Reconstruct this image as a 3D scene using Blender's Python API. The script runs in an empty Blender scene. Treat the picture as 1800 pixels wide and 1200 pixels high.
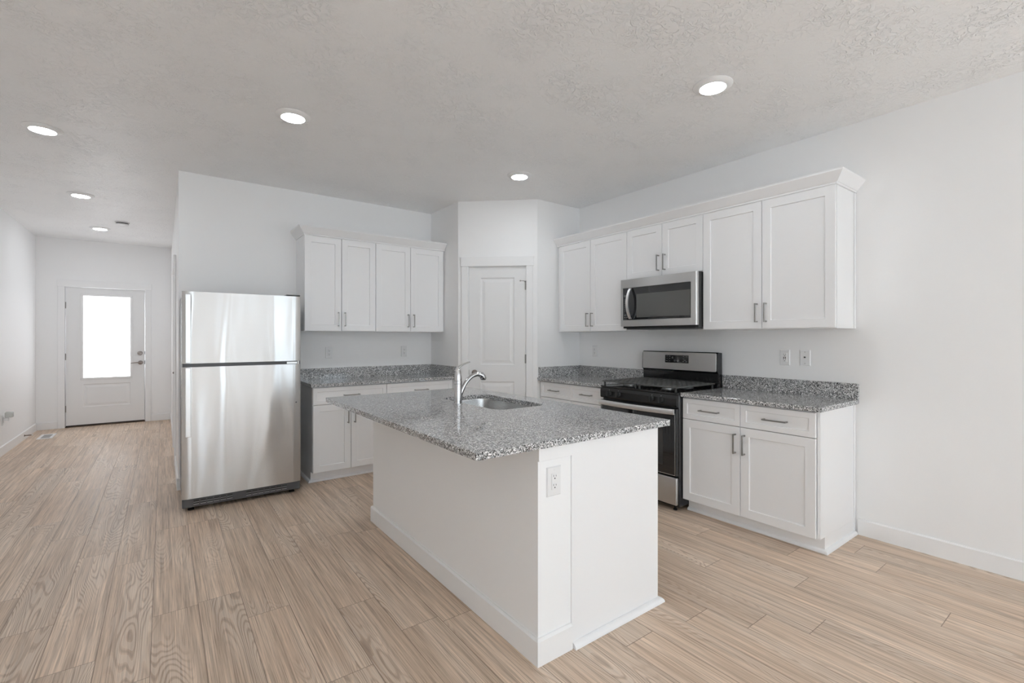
import bpy, bmesh, math, random
from mathutils import Vector, Matrix
random.seed(7)
PI = math.pi
scene = bpy.context.scene
col = scene.collection

# ---------------------------------------------------------------- camera
H = 1.334
cam_d = bpy.data.cameras.new('camera')
cam_d.sensor_width = 36.0
cam_d.lens = 826.5 / 1800 * 36
cam_d.shift_y = -6.7 / 1800
cam_d.clip_start = 0.05
cam = bpy.data.objects.new('camera', cam_d)
cam.location = (0, 0, H)
cam.rotation_euler = (PI / 2, 0, -math.radians(36.5644))
col.objects.link(cam)
scene.camera = cam

# ---------------------------------------------------------------- light and exposure
SKY = 3.7           # overcast sky outside the windows behind the camera
LAMP = 76.0         # ceiling disc lights
PANE = 3.3          # frosted pane of the front door, daylight behind it
scene.view_settings.view_transform = 'Standard'
scene.view_settings.look = 'None'
scene.view_settings.gamma = 1
scene.view_settings.use_curve_mapping = False
scene.view_settings.exposure = -0.02
scene.cycles.use_denoising = True
scene.cycles.max_bounces = 14
scene.cycles.diffuse_bounces = 10
scene.cycles.glossy_bounces = 5
scene.cycles.sample_clamp_indirect = 6
world = bpy.data.worlds.new('world')
scene.world = world
world.use_nodes = True
wn = world.node_tree
wn.nodes.clear()
wo = wn.nodes.new('ShaderNodeOutputWorld')
wb = wn.nodes.new('ShaderNodeBackground')
wr = wn.nodes.new('ShaderNodeValToRGB')
wt = wn.nodes.new('ShaderNodeTexCoord')
ws = wn.nodes.new('ShaderNodeSeparateXYZ')
wm = wn.nodes.new('ShaderNodeMapRange')
wm.inputs[1].default_value = -1
wm.inputs[2].default_value = 1
wn.links.new(wt.outputs['Generated'], ws.inputs[0])
wn.links.new(ws.outputs[2], wm.inputs[0])
wn.links.new(wm.outputs[0], wr.inputs[0])
wn.links.new(wr.outputs[0], wb.inputs[0])
wn.links.new(wb.outputs[0], wo.inputs[0])
wb.inputs[1].default_value = SKY
el = wr.color_ramp.elements
el[0].position = 0.0
el[0].color = (.74, .86, .97, 1)
el[1].position = 1.0
el[1].color = (.83, .96, 1.06, 1)
e = el.new(.485)
e.color = (.78, .89, .98, 1)
e = el.new(.515)
e.color = (.88, 1.0, 1.10, 1)
WINDOWS = [(-1.20, 0.28, 0.45, 2.30), (1.42, 1.72, 0.03, 2.30), (2.62, 3.60, 0.03, 2.30)]   # openings in the wall behind the camera
ADDED_SIDEWIN = [('left', -5.0, -2.3, 0.45, 2.30), ('right', -4.9, -2.2, 0.45, 2.30)]   # unseen side windows behind the camera, added for more even light
YB0 = -5.6
# added directional lamp: lights the unseen floor so its bounce brightens the ceiling
sun_d = bpy.data.lights.new('sun', 'SUN')
sun_d.energy = 190.0
sun_d.angle = math.radians(1.0)
sun_d.color = (.72, 1.0, 1.34)
sun_o = bpy.data.objects.new('sun', sun_d)
sun_o.rotation_euler = Vector((.10, .72, -.69)).to_track_quat('-Z', 'Y').to_euler()
col.objects.link(sun_o)
def portal(cx_, cy_, cz_, w_, h_, yaw):
    """sky portal filling an opening; emits along local -y turned by yaw"""
    ld = bpy.data.lights.new('window_portal', 'AREA')
    ld.shape = 'RECTANGLE'
    ld.size = w_
    ld.size_y = h_
    ld.cycles.is_portal = True
    lo = bpy.data.objects.new('window_portal', ld)
    lo.matrix_world = Matrix.Translation((cx_, cy_, cz_)) @ Matrix.Rotation(yaw, 4, 'Z') @ Matrix(((1, 0, 0, 0), (0, 0, -1, 0), (0, 1, 0, 0), (0, 0, 0, 1)))
    col.objects.link(lo)
for (wx0, wx1, wz0, wz1) in WINDOWS:
    portal((wx0 + wx1) / 2, YB0 - .02, (wz0 + wz1) / 2, wx1 - wx0, wz1 - wz0, 0)
for (side_, wy0, wy1, wz0, wz1) in ADDED_SIDEWIN:
    portal(-1.473 - .02 if side_ == 'left' else 3.797 + .02, (wy0 + wy1) / 2, (wz0 + wz1) / 2, wy1 - wy0, wz1 - wz0, -PI / 2 if side_ == 'left' else PI / 2)

# ---------------------------------------------------------------- key dimensions
ZC = 2.798
XR = 3.797          # right wall
YK = 5.049          # kitchen back wall
XH = 0.108          # right wall of the hall
XL = -1.473         # left wall
YE = 9.51           # end wall of the hall
XP, YP = 2.5496, 4.41      # pantry box corners
XQ, YQ = 3.1774, 3.8337

# ---------------------------------------------------------------- materials
def new_mat(name):
    m = bpy.data.materials.new(name)
    m.use_nodes = True
    return m, m.node_tree, m.node_tree.nodes['Principled BSDF']

def simple(name, c, rough=.5, metal=0., spec=.5, **kw):
    m, nt, b = new_mat(name)
    b.inputs['Base Color'].default_value = (*c, 1)
    b.inputs['Roughness'].default_value = rough
    b.inputs['Metallic'].default_value = metal
    b.inputs['Specular IOR Level'].default_value = spec
    for k, v in kw.items():
        b.inputs[k].default_value = v
    return m

def N(nt, t, **kw):
    n = nt.nodes.new(t)
    for k, v in kw.items():
        setattr(n, k, v)
    return n

def noise(nt, vec, scale, detail=2, rough=.5, dist=0.):
    n = N(nt, 'ShaderNodeTexNoise')
    n.inputs['Scale'].default_value = scale
    n.inputs['Detail'].default_value = detail
    n.inputs['Roughness'].default_value = rough
    n.inputs['Distortion'].default_value = dist
    if vec is not None:
        nt.links.new(vec, n.inputs['Vector'])
    return n

def ramp(nt, fac, stops, interp='LINEAR'):
    r = N(nt, 'ShaderNodeValToRGB')
    r.color_ramp.interpolation = interp
    els = r.color_ramp.elements
    while len(els) < len(stops):
        els.new(.5)
    for e_, (p, c) in zip(els, stops):
        e_.position = p
        e_.color = (c, c, c, 1) if isinstance(c, (int, float)) else (*c, 1)
    nt.links.new(fac, r.inputs[0])
    return r

def mapping(nt, vec, scale, loc=(0, 0, 0)):
    m = N(nt, 'ShaderNodeMapping')
    m.inputs['Scale'].default_value = scale
    m.inputs['Location'].default_value = loc
    nt.links.new(vec, m.inputs[0])
    return m.outputs[0]

def math_(nt, op, a, b=None):
    n = N(nt, 'ShaderNodeMath', operation=op)
    for i, v in enumerate((a, b)):
        if v is None:
            continue
        if isinstance(v, (int, float)):
            n.inputs[i].default_value = v
        else:
            nt.links.new(v, n.inputs[i])
    return n.outputs[0]

def mixc(nt, fac, a, b, blend='MIX'):
    n = N(nt, 'ShaderNodeMix', data_type='RGBA', blend_type=blend)
    if isinstance(fac, (int, float)):
        n.inputs[0].default_value = fac
    else:
        nt.links.new(fac, n.inputs[0])
    for i, v in ((6, a), (7, b)):
        if isinstance(v, tuple):
            n.inputs[i].default_value = (*v, 1)
        else:
            nt.links.new(v, n.inputs[i])
    return n.outputs[2]

def bump(nt, b, height, dist, strength=1.):
    n = N(nt, 'ShaderNodeBump')
    n.inputs['Distance'].default_value = dist
    n.inputs['Strength'].default_value = strength
    nt.links.new(height, n.inputs['Height'])
    nt.links.new(n.outputs[0], b.inputs['Normal'])
    return n

def make_wall_mat():
    m, nt, b = new_mat('wall_paint')
    b.inputs['Base Color'].default_value = (.90, .90, .90, 1)
    b.inputs['Roughness'].default_value = .55
    b.inputs['Specular IOR Level'].default_value = .35
    tc = N(nt, 'ShaderNodeTexCoord')
    n = noise(nt, tc.outputs['Object'], 90, 3, .6)
    bump(nt, b, n.outputs[0], .0006, .5)
    return m

def make_ceiling_mat():
    m, nt, b = new_mat('ceiling_knockdown')
    b.inputs['Base Color'].default_value = (.94, .94, .94, 1)
    b.inputs['Roughness'].default_value = .42
    b.inputs['Specular IOR Level'].default_value = .45
    tc = N(nt, 'ShaderNodeTexCoord')
    a = noise(nt, tc.outputs['Object'], 26, 3, .6, 1.2)
    r = ramp(nt, a.outputs[0], [(.44, 0.), (.53, 1.)])
    big = noise(nt, tc.outputs['Object'], 3.2, 1)
    rb = ramp(nt, big.outputs[0], [(.38, .25), (.62, 1.)])
    f = noise(nt, tc.outputs['Object'], 160, 2)
    h = math_(nt, 'ADD', math_(nt, 'MULTIPLY', r.outputs[0], rb.outputs[0]), math_(nt, 'MULTIPLY', f.outputs[0], .25))
    bump(nt, b, h, .0034, 1.)
    return m

def make_floor_mat():
    m, nt, b = new_mat('oak_plank_floor')
    L = nt.links
    uv = N(nt, 'ShaderNodeUVMap', uv_map='grain')
    uv2 = N(nt, 'ShaderNodeUVMap', uv_map='plank')
    at = N(nt, 'ShaderNodeAttribute', attribute_name='tone')
    sep = N(nt, 'ShaderNodeSeparateColor')
    L.new(at.outputs['Color'], sep.inputs[0])
    v = uv.outputs[0]
    # cathedral figure: contour lines of a smooth stretched field
    fld = noise(nt, mapping(nt, v, (6.5, .85, 1)), 1.0, 1.5, .45, .2)
    lines = math_(nt, 'SINE', math_(nt, 'MULTIPLY', fld.outputs[0], 250.0))
    lr = ramp(nt, lines, [(.0, 0.), (.62, .15), (1., 1.)])
    mask = noise(nt, mapping(nt, v, (5, .8, 1), (31, 7, 0)), 1.0, 0)
    mr = ramp(nt, mask.outputs[0], [(.48, .03), (.64, 1.)])
    cat = math_(nt, 'MULTIPLY', lr.outputs[0], mr.outputs[0])
    # straight grain
    s1 = noise(nt, mapping(nt, v, (58, .75, 1)), 1.0, 4, .6, .2)
    s2 = noise(nt, mapping(nt, v, (240, 3.2, 1)), 1.0, 3, .65)
    s3 = noise(nt, mapping(nt, v, (13, .9, 1), (5, 90, 0)), 1.0, 2, .5, .4)
    base = ramp(nt, s3.outputs[0], [(.25, (.50, .375, .28)), (.5, (.59, .458, .35)), (.75, (.67, .54, .43))])
    st = ramp(nt, s1.outputs[0], [(.30, (.66, .63, .60)), (.5, (1.04, 1.04, 1.04)), (.72, (1.28, 1.31, 1.34))])
    c1 = mixc(nt, .85, base.outputs[0], st.outputs[0], 'MULTIPLY')
    fi = ramp(nt, s2.outputs[0], [(.33, (.55, .52, .49)), (.50, (1, 1, 1)), (.68, (1.28, 1.28, 1.28))])
    c2 = mixc(nt, .8, c1, fi.outputs[0], 'MULTIPLY')
    c3 = mixc(nt, math_(nt, 'MULTIPLY', cat, .44), c2, (.31, .23, .175))
    lr2 = ramp(nt, lines, [(.0, 1.), (.22, 0.), (1., 0.)])
    c3 = mixc(nt, math_(nt, 'MULTIPLY', math_(nt, 'MULTIPLY', lr2.outputs[0], mr.outputs[0]), .38), c3, (.76, .67, .57))
    # plank tone
    tone = ramp(nt, sep.outputs[0], [(0., (.93, .93, .93)), (.5, (1, 1, 1)), (1., (1.06, 1.055, 1.05))])
    c4 = mixc(nt, 1., c3, tone.outputs[0], 'MULTIPLY')
    # seams
    s = N(nt, 'ShaderNodeSeparateXYZ')
    L.new(uv2.outputs[0], s.inputs[0])
    PW, PL = .183, 1.245
    dx = math_(nt, 'MINIMUM', s.outputs[0], math_(nt, 'SUBTRACT', PW, s.outputs[0]))
    dy = math_(nt, 'MINIMUM', s.outputs[1], math_(nt, 'SUBTRACT', PL, s.outputs[1]))
    d = math_(nt, 'MINIMUM', dx, dy)
    sm = ramp(nt, math_(nt, 'MULTIPLY', d, 100.), [(.0, 0.), (.10, 0.), (.22, 1.)])
    c5 = mixc(nt, math_(nt, 'MULTIPLY', math_(nt, 'SUBTRACT', 1., sm.outputs[0]), .62), c4, (.16, .105, .07))
    L.new(c5, b.inputs['Base Color'])
    rr = ramp(nt, s1.outputs[0], [(.3, .40), (.7, .52)])
    L.new(rr.outputs[0], b.inputs['Roughness'])
    b.inputs['Specular IOR Level'].default_value = .42
    h = math_(nt, 'ADD', math_(nt, 'MULTIPLY', sm.outputs[0], 1.2), math_(nt, 'MULTIPLY', s2.outputs[0], .35))
    h = math_(nt, 'ADD', h, math_(nt, 'MULTIPLY', s1.outputs[0], .35))
    h = math_(nt, 'ADD', h, math_(nt, 'MULTIPLY', cat, -.25))
    bump(nt, b, h, .0012, .7)
    return m

def make_granite():
    m, nt, b = new_mat('speckled_granite')
    L = nt.links
    tc = N(nt, 'ShaderNodeTexCoord')
    wv = noise(nt, tc.outputs['Object'], 120, 2)
    vadd = N(nt, 'ShaderNodeVectorMath', operation='ADD')
    sc_ = N(nt, 'ShaderNodeVectorMath', operation='SCALE')
    sc_.inputs['Scale'].default_value = .004
    L.new(wv.outputs['Color'], sc_.inputs[0])
    L.new(tc.outputs['Object'], vadd.inputs[0])
    L.new(sc_.outputs[0], vadd.inputs[1])
    v1 = N(nt, 'ShaderNodeTexVoronoi')
    v1.inputs['Scale'].default_value = 250
    L.new(vadd.outputs[0], v1.inputs['Vector'])
    sp = N(nt, 'ShaderNodeSeparateColor')
    L.new(v1.outputs['Color'], sp.inputs[0])
    c = ramp(nt, sp.outputs[0], [(0., .018), (.14, .04), (.22, .18), (.40, .28), (.50, .46), (.72, .54), (.80, .78), (1., .86)])
    v2 = N(nt, 'ShaderNodeTexVoronoi')
    v2.inputs['Scale'].default_value = 130
    L.new(vadd.outputs[0], v2.inputs['Vector'])
    sp2 = N(nt, 'ShaderNodeSeparateColor')
    L.new(v2.outputs['Color'], sp2.inputs[0])
    c2 = ramp(nt, sp2.outputs[1], [(0., (.45, .45, .455)), (.35, (.85, .85, .85)), (.7, (1.05, 1.05, 1.05)), (1., (1.35, 1.35, 1.35))])
    cc = mixc(nt, .75, c.outputs[0], c2.outputs[0], 'MULTIPLY')
    L.new(cc, b.inputs['Base Color'])
    b.inputs['Roughness'].default_value = .07
    b.inputs['Specular IOR Level'].default_value = .62
    return m

def make_steel(name, base=.62, rough=.24, wave=0., aniso=.7, brush=(1, 1, 260)):
    m, nt, b = new_mat(name)
    b.inputs['Base Color'].default_value = (base, base * .995, base * .985, 1)
    b.inputs['Metallic'].default_value = 1
    b.inputs['Roughness'].default_value = rough
    tc = N(nt, 'ShaderNodeTexCoord')
    fine = noise(nt, mapping(nt, tc.outputs['Object'], brush), 3.0, 2, .6)
    rr = ramp(nt, fine.outputs[0], [(.3, rough * .95), (.7, rough * 1.05)])
    nt.links.new(rr.outputs[0], b.inputs['Roughness'])
    h = math_(nt, 'MULTIPLY', fine.outputs[0], .006)
    b.inputs['Anisotropic'].default_value = aniso
    tg = N(nt, 'ShaderNodeCombineXYZ')
    tv = (0, 0, 1) if brush[2] > brush[0] else (1, 0, 0)
    for k_ in range(3):
        tg.inputs[k_].default_value = tv[k_]
    vt = N(nt, 'ShaderNodeVectorTransform', vector_type='VECTOR', convert_from='OBJECT', convert_to='WORLD')
    nt.links.new(tg.outputs[0], vt.inputs[0])
    nt.links.new(vt.outputs[0], b.inputs['Tangent'])
    if wave:
        w = noise(nt, mapping(nt, tc.outputs['Object'], (5.5, 1, .9)), 1.0, 1, .45, .5)
        h = math_(nt, 'ADD', math_(nt, 'MULTIPLY', w.outputs[0], wave), math_(nt, 'MULTIPLY', fine.outputs[0], .003))
    if wave:
        bump(nt, b, math_(nt, 'MULTIPLY', w.outputs[0], wave), .01, 1.)
    return m

M = {}
M['wall'] = make_wall_mat()
M['ceiling'] = make_ceiling_mat()
M['floor'] = make_floor_mat()
M['granite'] = make_granite()
M['trim'] = simple('white_trim_paint', (.88, .88, .88), .38, spec=.45)
M['cab'] = simple('white_cabinet_lacquer', (.88, .88, .885), .33, spec=.45)
M['cabin'] = simple('cabinet_underside', (.70, .69, .67), .5)
M['door'] = simple('white_door_paint', (.84, .84, .84), .36, spec=.45)
M['nickel'] = simple('brushed_nickel', (.34, .33, .315), .30, 1.)
M['lever'] = simple('satin_door_hardware', (.30, .265, .245), .34, 1.)
M['chrome'] = simple('chrome', (.60, .60, .61), .10, 1.)
M['fridge'] = make_steel('fridge_stainless', .62, .24, 1.1, aniso=.92)
M['steel'] = make_steel('brushed_stainless', .60, .32, .0, aniso=.85, brush=(1, 1, 240))
M['handle_steel'] = simple('satin_handle_steel', (.80, .80, .80), .38, 1.)
M['sinksteel'] = make_steel('sink_stainless', .55, .26, .0, brush=(90, 2, 2))
M['black'] = simple('black_enamel', (.010, .010, .011), .12, spec=.6)
M['blackplastic'] = simple('black_plastic', (.010, .010, .010), .24)
M['darkgrey'] = simple('dark_grey_plastic', (.075, .075, .078), .45)
M['fridgeside'] = simple('fridge_grey_side', (.16, .16, .165), .45)
M['iron'] = simple('cast_iron', (.075, .075, .072), .55)
M['glassblack'] = simple('black_oven_glass', (.012, .012, .013), .035, spec=.75)
M['knob'] = simple('knob_black', (.03, .03, .03), .22, spec=.6)
M['fin'] = simple('grey_fin', (.42, .42, .43), .35, .6)
M['ovenwin'] = simple('tinted_oven_window', (.035, .034, .034), .04, spec=.8)
M['mwwindow'] = simple('microwave_window_mesh', (.085, .085, .08), .10, spec=.7)
M['plate'] = simple('white_plastic_plate', (.82, .82, .82), .3)
M['slot'] = simple('dark_slot', (.03, .03, .03), .6)
M['print'] = simple('grey_printed_marks', (.42, .42, .42), .5)
M['lcd'] = simple('grey_display', (.16, .17, .16), .2)
M['aluminium'] = simple('burner_aluminium', (.55, .55, .55), .35, 1.)
M['rubber'] = simple('white_rubber', (.8, .8, .78), .6)
M['brownmetal'] = simple('dark_bronze', (.12, .085, .06), .4, .8)
M['dark'] = simple('dark_weatherstrip', (.03, .024, .02), .7)
m_, nt_, b_ = new_mat('lamp_diffuser')
b_.inputs['Base Color'].default_value = (.9, .9, .9, 1)
b_.inputs['Emission Color'].default_value = (.94, 1.0, 1.055, 1)
b_.inputs['Emission Strength'].default_value = LAMP
M['lamp'] = m_
m_, nt_, b_ = new_mat('frosted_lit_pane')
b_.inputs['Base Color'].default_value = (.8, .8, .8, 1)
b_.inputs['Roughness'].default_value = .2
b_.inputs['Emission Color'].default_value = (.93, .95, 1., 1)
b_.inputs['Emission Strength'].default_value = PANE
M['pane'] = m_
m_, nt_, b_ = new_mat('clear_window_glass')
b_.inputs['Base Color'].default_value = (1, 1, 1, 1)
b_.inputs['Roughness'].default_value = 0
b_.inputs['Transmission Weight'].default_value = 1
b_.inputs['IOR'].default_value = 1.0
b_.inputs['Specular IOR Level'].default_value = .5
M['clear'] = m_
M['night'] = simple('milky_plastic', (.70, .72, .70), .25, **{'Transmission Weight': .35})

# ---------------------------------------------------------------- mesh helpers
class MB:
    def carcass(self, x0, x1, y0, y1, z0, z1, t=.018, top=True):
        """open-fronted cabinet box of panels"""
        self.box(x0, x0 + t, y0, y1, z0, z1).box(x1 - t, x1, y0, y1, z0, z1)
        self.box(x0 + t, x1 - t, y1 - t, y1, z0, z1).box(x0 + t, x1 - t, y0, y1 - t, z0, z0 + t)
        if top:
            self.box(x0 + t, x1 - t, y0, y1 - t, z1 - t, z1)
        return self

    def __init__(self):
        self.bm = bmesh.new()

    def box(self, x0, x1, y0, y1, z0, z1, bev=0., seg=1):
        x0, x1 = sorted((x0, x1)); y0, y1 = sorted((y0, y1)); z0, z1 = sorted((z0, z1))
        r = bmesh.ops.create_cube(self.bm, size=1.)
        for v in r['verts']:
            v.co = Vector(((x0 + x1) / 2 + v.co.x * (x1 - x0), (y0 + y1) / 2 + v.co.y * (y1 - y0), (z0 + z1) / 2 + v.co.z * (z1 - z0)))
        if bev > 0:
            es = list({e for v in r['verts'] for e in v.link_edges})
            bmesh.ops.bevel(self.bm, geom=es, offset=bev, segments=seg, profile=.5, affect='EDGES')
        return self

    def loft(self, loops, close_ends=True, cyclic=True, closed_path=False):
        vs = [[self.bm.verts.new(p) for p in lp] for lp in loops]
        n = len(vs[0])
        k = len(vs)
        for i in range(k if closed_path else k - 1):
            a, b = vs[i], vs[(i + 1) % k]
            for j in range(n if cyclic else n - 1):
                q = [a[j], a[(j + 1) % n], b[(j + 1) % n], b[j]]
                try:
                    self.bm.faces.new(q)
                except ValueError:
                    pass
        if close_ends and not closed_path and cyclic:
            self.bm.faces.new(list(reversed(vs[0])))
            self.bm.faces.new(vs[-1])
        return self

    def lathe(self, prof, n=32, centre=(0, 0, 0), axis='z', cap=True):
        """prof: (radius, height) pairs."""
        cx, cy, cz = centre
        loops = []
        for r, h in prof:
            lp = []
            for i in range(n):
                t = 2 * PI * i / n
                a, b = max(r, 1e-5) * math.cos(t), max(r, 1e-5) * math.sin(t)
                if axis == 'z':
                    lp.append((cx + a, cy + b, cz + h))
                elif axis == 'x':
                    lp.append((cx + h, cy + a, cz + b))
                else:
                    lp.append((cx + b, cy + h, cz + a))
            loops.append(lp)
        return self.loft(loops, close_ends=cap)

    def tube(self, pts, radii, n=16, squash=1.):
        pts = [Vector(p) for p in pts]
        if not isinstance(radii, (list, tuple)):
            radii = [radii] * len(pts)
        loops = []
        prev = None
        for i, p in enumerate(pts):
            t = (pts[min(i + 1, len(pts) - 1)] - pts[max(i - 1, 0)]).normalized()
            if prev is None:
                u = t.orthogonal().normalized() if abs(t.y) > .9 else t.cross(Vector((0, 1, 0))).normalized()
            else:
                u = (prev - t * prev.dot(t)).normalized()
            w = t.cross(u)
            prev = u
            loops.append([tuple(p + u * math.cos(2 * PI * j / n) * radii[i] * squash + w * math.sin(2 * PI * j / n) * radii[i]) for j in range(n)])
        return self.loft(loops)

    def xform(self, mat):
        bmesh.ops.transform(self.bm, matrix=mat, verts=self.bm.verts)
        return self

    def smooth(self, on=True):
        for f in self.bm.faces:
            f.smooth = on
        return self

def obj(name, mb, mat, parent=None, loc=None, rotz=0., smooth=None, bevel=0.):
    bm = mb.bm
    bmesh.ops.recalc_face_normals(bm, faces=bm.faces)
    me = bpy.data.meshes.new(name)
    if smooth is not None:
        for f in bm.faces:
            f.smooth = True
    bm.to_mesh(me)
    bm.free()
    if smooth is not None:
        me.set_sharp_from_angle(angle=math.radians(smooth))
    me.materials.append(mat)
    o = bpy.data.objects.new(name, me)
    if parent is not None:
        o.parent = parent
    if loc is not None:
        o.location = loc
    o.rotation_euler = (0, 0, rotz)
    if bevel:
        md = o.modifiers.new('bevel', 'BEVEL')
        md.width = bevel
        md.segments = 2
        md.limit_method = 'ANGLE'
        md.angle_limit = math.radians(40)
    col.objects.link(o)
    return o

def tag(o, label, cat, group=None, kind=None):
    o['label'] = label
    o['category'] = cat
    if group:
        o['group'] = group
    if kind:
        o['kind'] = kind
    return o

def thing(name, label, cat, loc=(0, 0, 0), rotz=0., group=None):
    o = bpy.data.objects.new(name, None)
    o.empty_display_size = .1
    o.location = loc
    o.rotation_euler = (0, 0, rotz)
    col.objects.link(o)
    return tag(o, label, cat, group)

def struct(name, mb, mat, label=None, cat=None, **kw):
    o = obj(name, mb, mat, **kw)
    o['kind'] = 'structure'
    if label:
        o['label'] = label
    if cat:
        o['category'] = cat
    return o

def dup(root, loc, rotz=None, label=None, group=None):
    r = root.copy()
    col.objects.link(r)
    r.location = loc
    if rotz is not None:
        r.rotation_euler = (0, 0, rotz)
    if label:
        r['label'] = label
    if group:
        r['group'] = group
    for ch in list(root.children):
        c = ch.copy()
        col.objects.link(c)
        c.parent = r
        for g in list(ch.children):
            d = g.copy()
            col.objects.link(d)
            d.parent = c
    return r

def rect_loop(x0, x1, z0, z1, y):
    return [(x0, y, z0), (x1, y, z0), (x1, y, z1), (x0, y, z1)]

def panel_slab(mb, w, h, t, panels, rings, cham=.0015, x=0., z=0., y=0., through=False):
    """Slab x..x+w, z..z+h, front at y (facing -y), back at y+t; panels (x0,x1,z0,z1) share one x range; rings (inset, depth)."""
    bm = mb.bm
    x0, x1, z0, z1 = x, x + w, z, z + h
    fx0, fx1, fz0, fz1 = x0 + cham, x1 - cham, z0 + cham, z1 - cham
    def face(pts):
        bm.faces.new([bm.verts.new(p) for p in pts])
    # sides and chamfer
    A = rect_loop(fx0, fx1, fz0, fz1, y)
    B = rect_loop(x0, x1, z0, z1, y + cham)
    Cc = rect_loop(x0, x1, z0, z1, y + t)
    for L1, L2 in ((A, B), (B, Cc)):
        for j in range(4):
            face([L1[j], L1[(j + 1) % 4], L2[(j + 1) % 4], L2[j]])
    if through:
        pp = panels[0]
        D = rect_loop(x + pp[0], x + pp[1], z + pp[2], z + pp[3], y + t)
        for j in range(4):
            face([Cc[j], Cc[(j + 1) % 4], D[(j + 1) % 4], D[j]])
    else:
        face(list(reversed(Cc)))
    ps = sorted(panels, key=lambda p: p[2])
    if not ps:
        face(A)
        return mb
    px0, px1 = x + ps[0][0], x + ps[0][1]
    face(rect_loop(fx0, px0, fz0, fz1, y))
    face(rect_loop(px1, fx1, fz0, fz1, y))
    zz = fz0
    for (a, b, c, d) in ps:
        face(rect_loop(px0, px1, zz, z + c, y))
        zz = z + d
    face(rect_loop(px0, px1, zz, fz1, y))
    for i, (a, b, c, d) in enumerate(ps):
        prev = rect_loop(px0, px1, z + c, z + d, y)
        if through and i == 0:
            back = rect_loop(px0, px1, z + c, z + d, y + t)
            for j in range(4):
                face([prev[j], prev[(j + 1) % 4], back[(j + 1) % 4], back[j]])
            continue
        for (ins, dep) in rings:
            cur = rect_loop(px0 + ins, px1 - ins, z + c + ins, z + d - ins, y + dep)
            for j in range(4):
                face([prev[j], prev[(j + 1) % 4], cur[(j + 1) % 4], cur[j]])
            prev = cur
        face(prev)
    bmesh.ops.remove_doubles(bm, verts=bm.verts, dist=1e-6)
    return mb

SHAKER = [(.001, .001), (.0035, .0085)]
RAISED = [(.005, .004), (.010, .0075), (.022, .0075), (.050, .002)]

# ================================================================= room shell
def wall_box(name, x0, x1, y0, y1, z0=0., z1=ZC, label=None):
    return struct(name, MB().box(x0, x1, y0, y1, z0, z1), M['wall'], label)

T = .12
# floor of planks
def make_floor():
    PW, PL, X0 = .183, 1.245, -.042
    off = {-4: .955, -3: .535, -2: .095, -1: 1.09, 0: .335, 2: .059, 5: .775, 11: .043, 13: .903, 14: .28, 15: 1.118, 16: .564, 17: .066, 18: .915}
    bm = bmesh.new()
    ug = bm.loops.layers.uv.new('grain')
    up = bm.loops.layers.uv.new('plank')
    ct = bm.loops.layers.float_color.new('tone')
    x_lo, x_hi, y_lo, y_hi = XL - .06, XR + .06, YB0 - .06, YE + .1
    k = math.floor((x_lo - X0) / PW)
    rnd = random.Random(3)
    while X0 + k * PW < x_hi:
        xa, xb = X0 + k * PW, X0 + (k + 1) * PW
        o = off.get(k, rnd.random() * PL)
        n = math.floor((y_lo - o) / PL)
        while o + n * PL < y_hi:
            ya, yb = o + n * PL, o + (n + 1) * PL
            cx0, cx1, cy0, cy1 = max(xa, x_lo), min(xb, x_hi), max(ya, y_lo), min(yb, y_hi)
            if cx1 > cx0 and cy1 > cy0:
                ru, rv, tn = rnd.random() * 40, rnd.random() * 60, rnd.random()
                vs = [bm.verts.new((px, py, 0)) for px, py in ((cx0, cy0), (cx1, cy0), (cx1, cy1), (cx0, cy1))]
                f = bm.faces.new(vs)
                for lp in f.loops:
                    px, py = lp.vert.co.x, lp.vert.co.y
                    lp[ug].uv = (px - xa + ru, py - ya + rv)
                    lp[up].uv = (px - xa, py - ya)
                    lp[ct] = (tn, rnd.random(), 0, 1)
            n += 1
        k += 1
    bmesh.ops.remove_doubles(bm, verts=bm.verts, dist=1e-5)
    ret = bmesh.ops.extrude_face_region(bm, geom=bm.faces[:])
    me = bpy.data.meshes.new('floor')
    for v in [g for g in ret['geom'] if isinstance(g, bmesh.types.BMVert)]:
        v.co.z = -.12
    bmesh.ops.recalc_face_normals(bm, faces=bm.faces)
    bm.to_mesh(me)
    bm.free()
    me.materials.append(M['floor'])
    o = bpy.data.objects.new('floor', me)
    col.objects.link(o)
    o['kind'] = 'structure'
    o['label'] = 'brown oak plank floor running from the kitchen into the hall'
make_floor()
struct('ceiling', MB().box(XL - T, XR + T, YB0 - T, YE + T, ZC, ZC + .1), M['ceiling'], 'white knockdown textured ceiling')

for side_, xa, xb, yend in (('right', XR, XR + T, YQ + T), ('left', XL - T, XL, YE + T)):
    _, wy0, wy1, wz0, wz1 = [q for q in ADDED_SIDEWIN if q[0] == side_][0]
    m = MB().box(xa, xb, YB0 - T, wy0, 0, ZC).box(xa, xb, wy1, yend, 0, ZC).box(xa, xb, wy0, wy1, 0, wz0).box(xa, xb, wy0, wy1, wz1, ZC)
    struct('wall_' + side_, m, M['wall'])
# hall right wall with closet door opening
HD0, HD1, HDZ = 6.10, 7.02, 2.10
m = MB().box(XH, XH + T, YK, HD0, 0, ZC).box(XH, XH + T, HD1, YE + T, 0, ZC).box(XH, XH + T, HD0, HD1, HDZ, ZC)
struct('wall_hall_right', m, M['wall'])
wall_box('wall_kitchen_back', XH + T, XP + T, YK, YK + T)
wall_box('wall_pantry_left', XP, XP + T, YP, YK)
wall_box('wall_pantry_right', XQ, XR, YQ, YQ + T)
# end wall with front door opening
FD0, FD1, FDZ = -1.166, -.232, 2.094
m = MB().box(XL, FD0, YE, YE + T, 0, ZC).box(FD1, XH, YE, YE + T, 0, ZC).box(FD0, FD1, YE, YE + T, FDZ, ZC)
struct('wall_hall_end', m, M['wall'])
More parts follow.
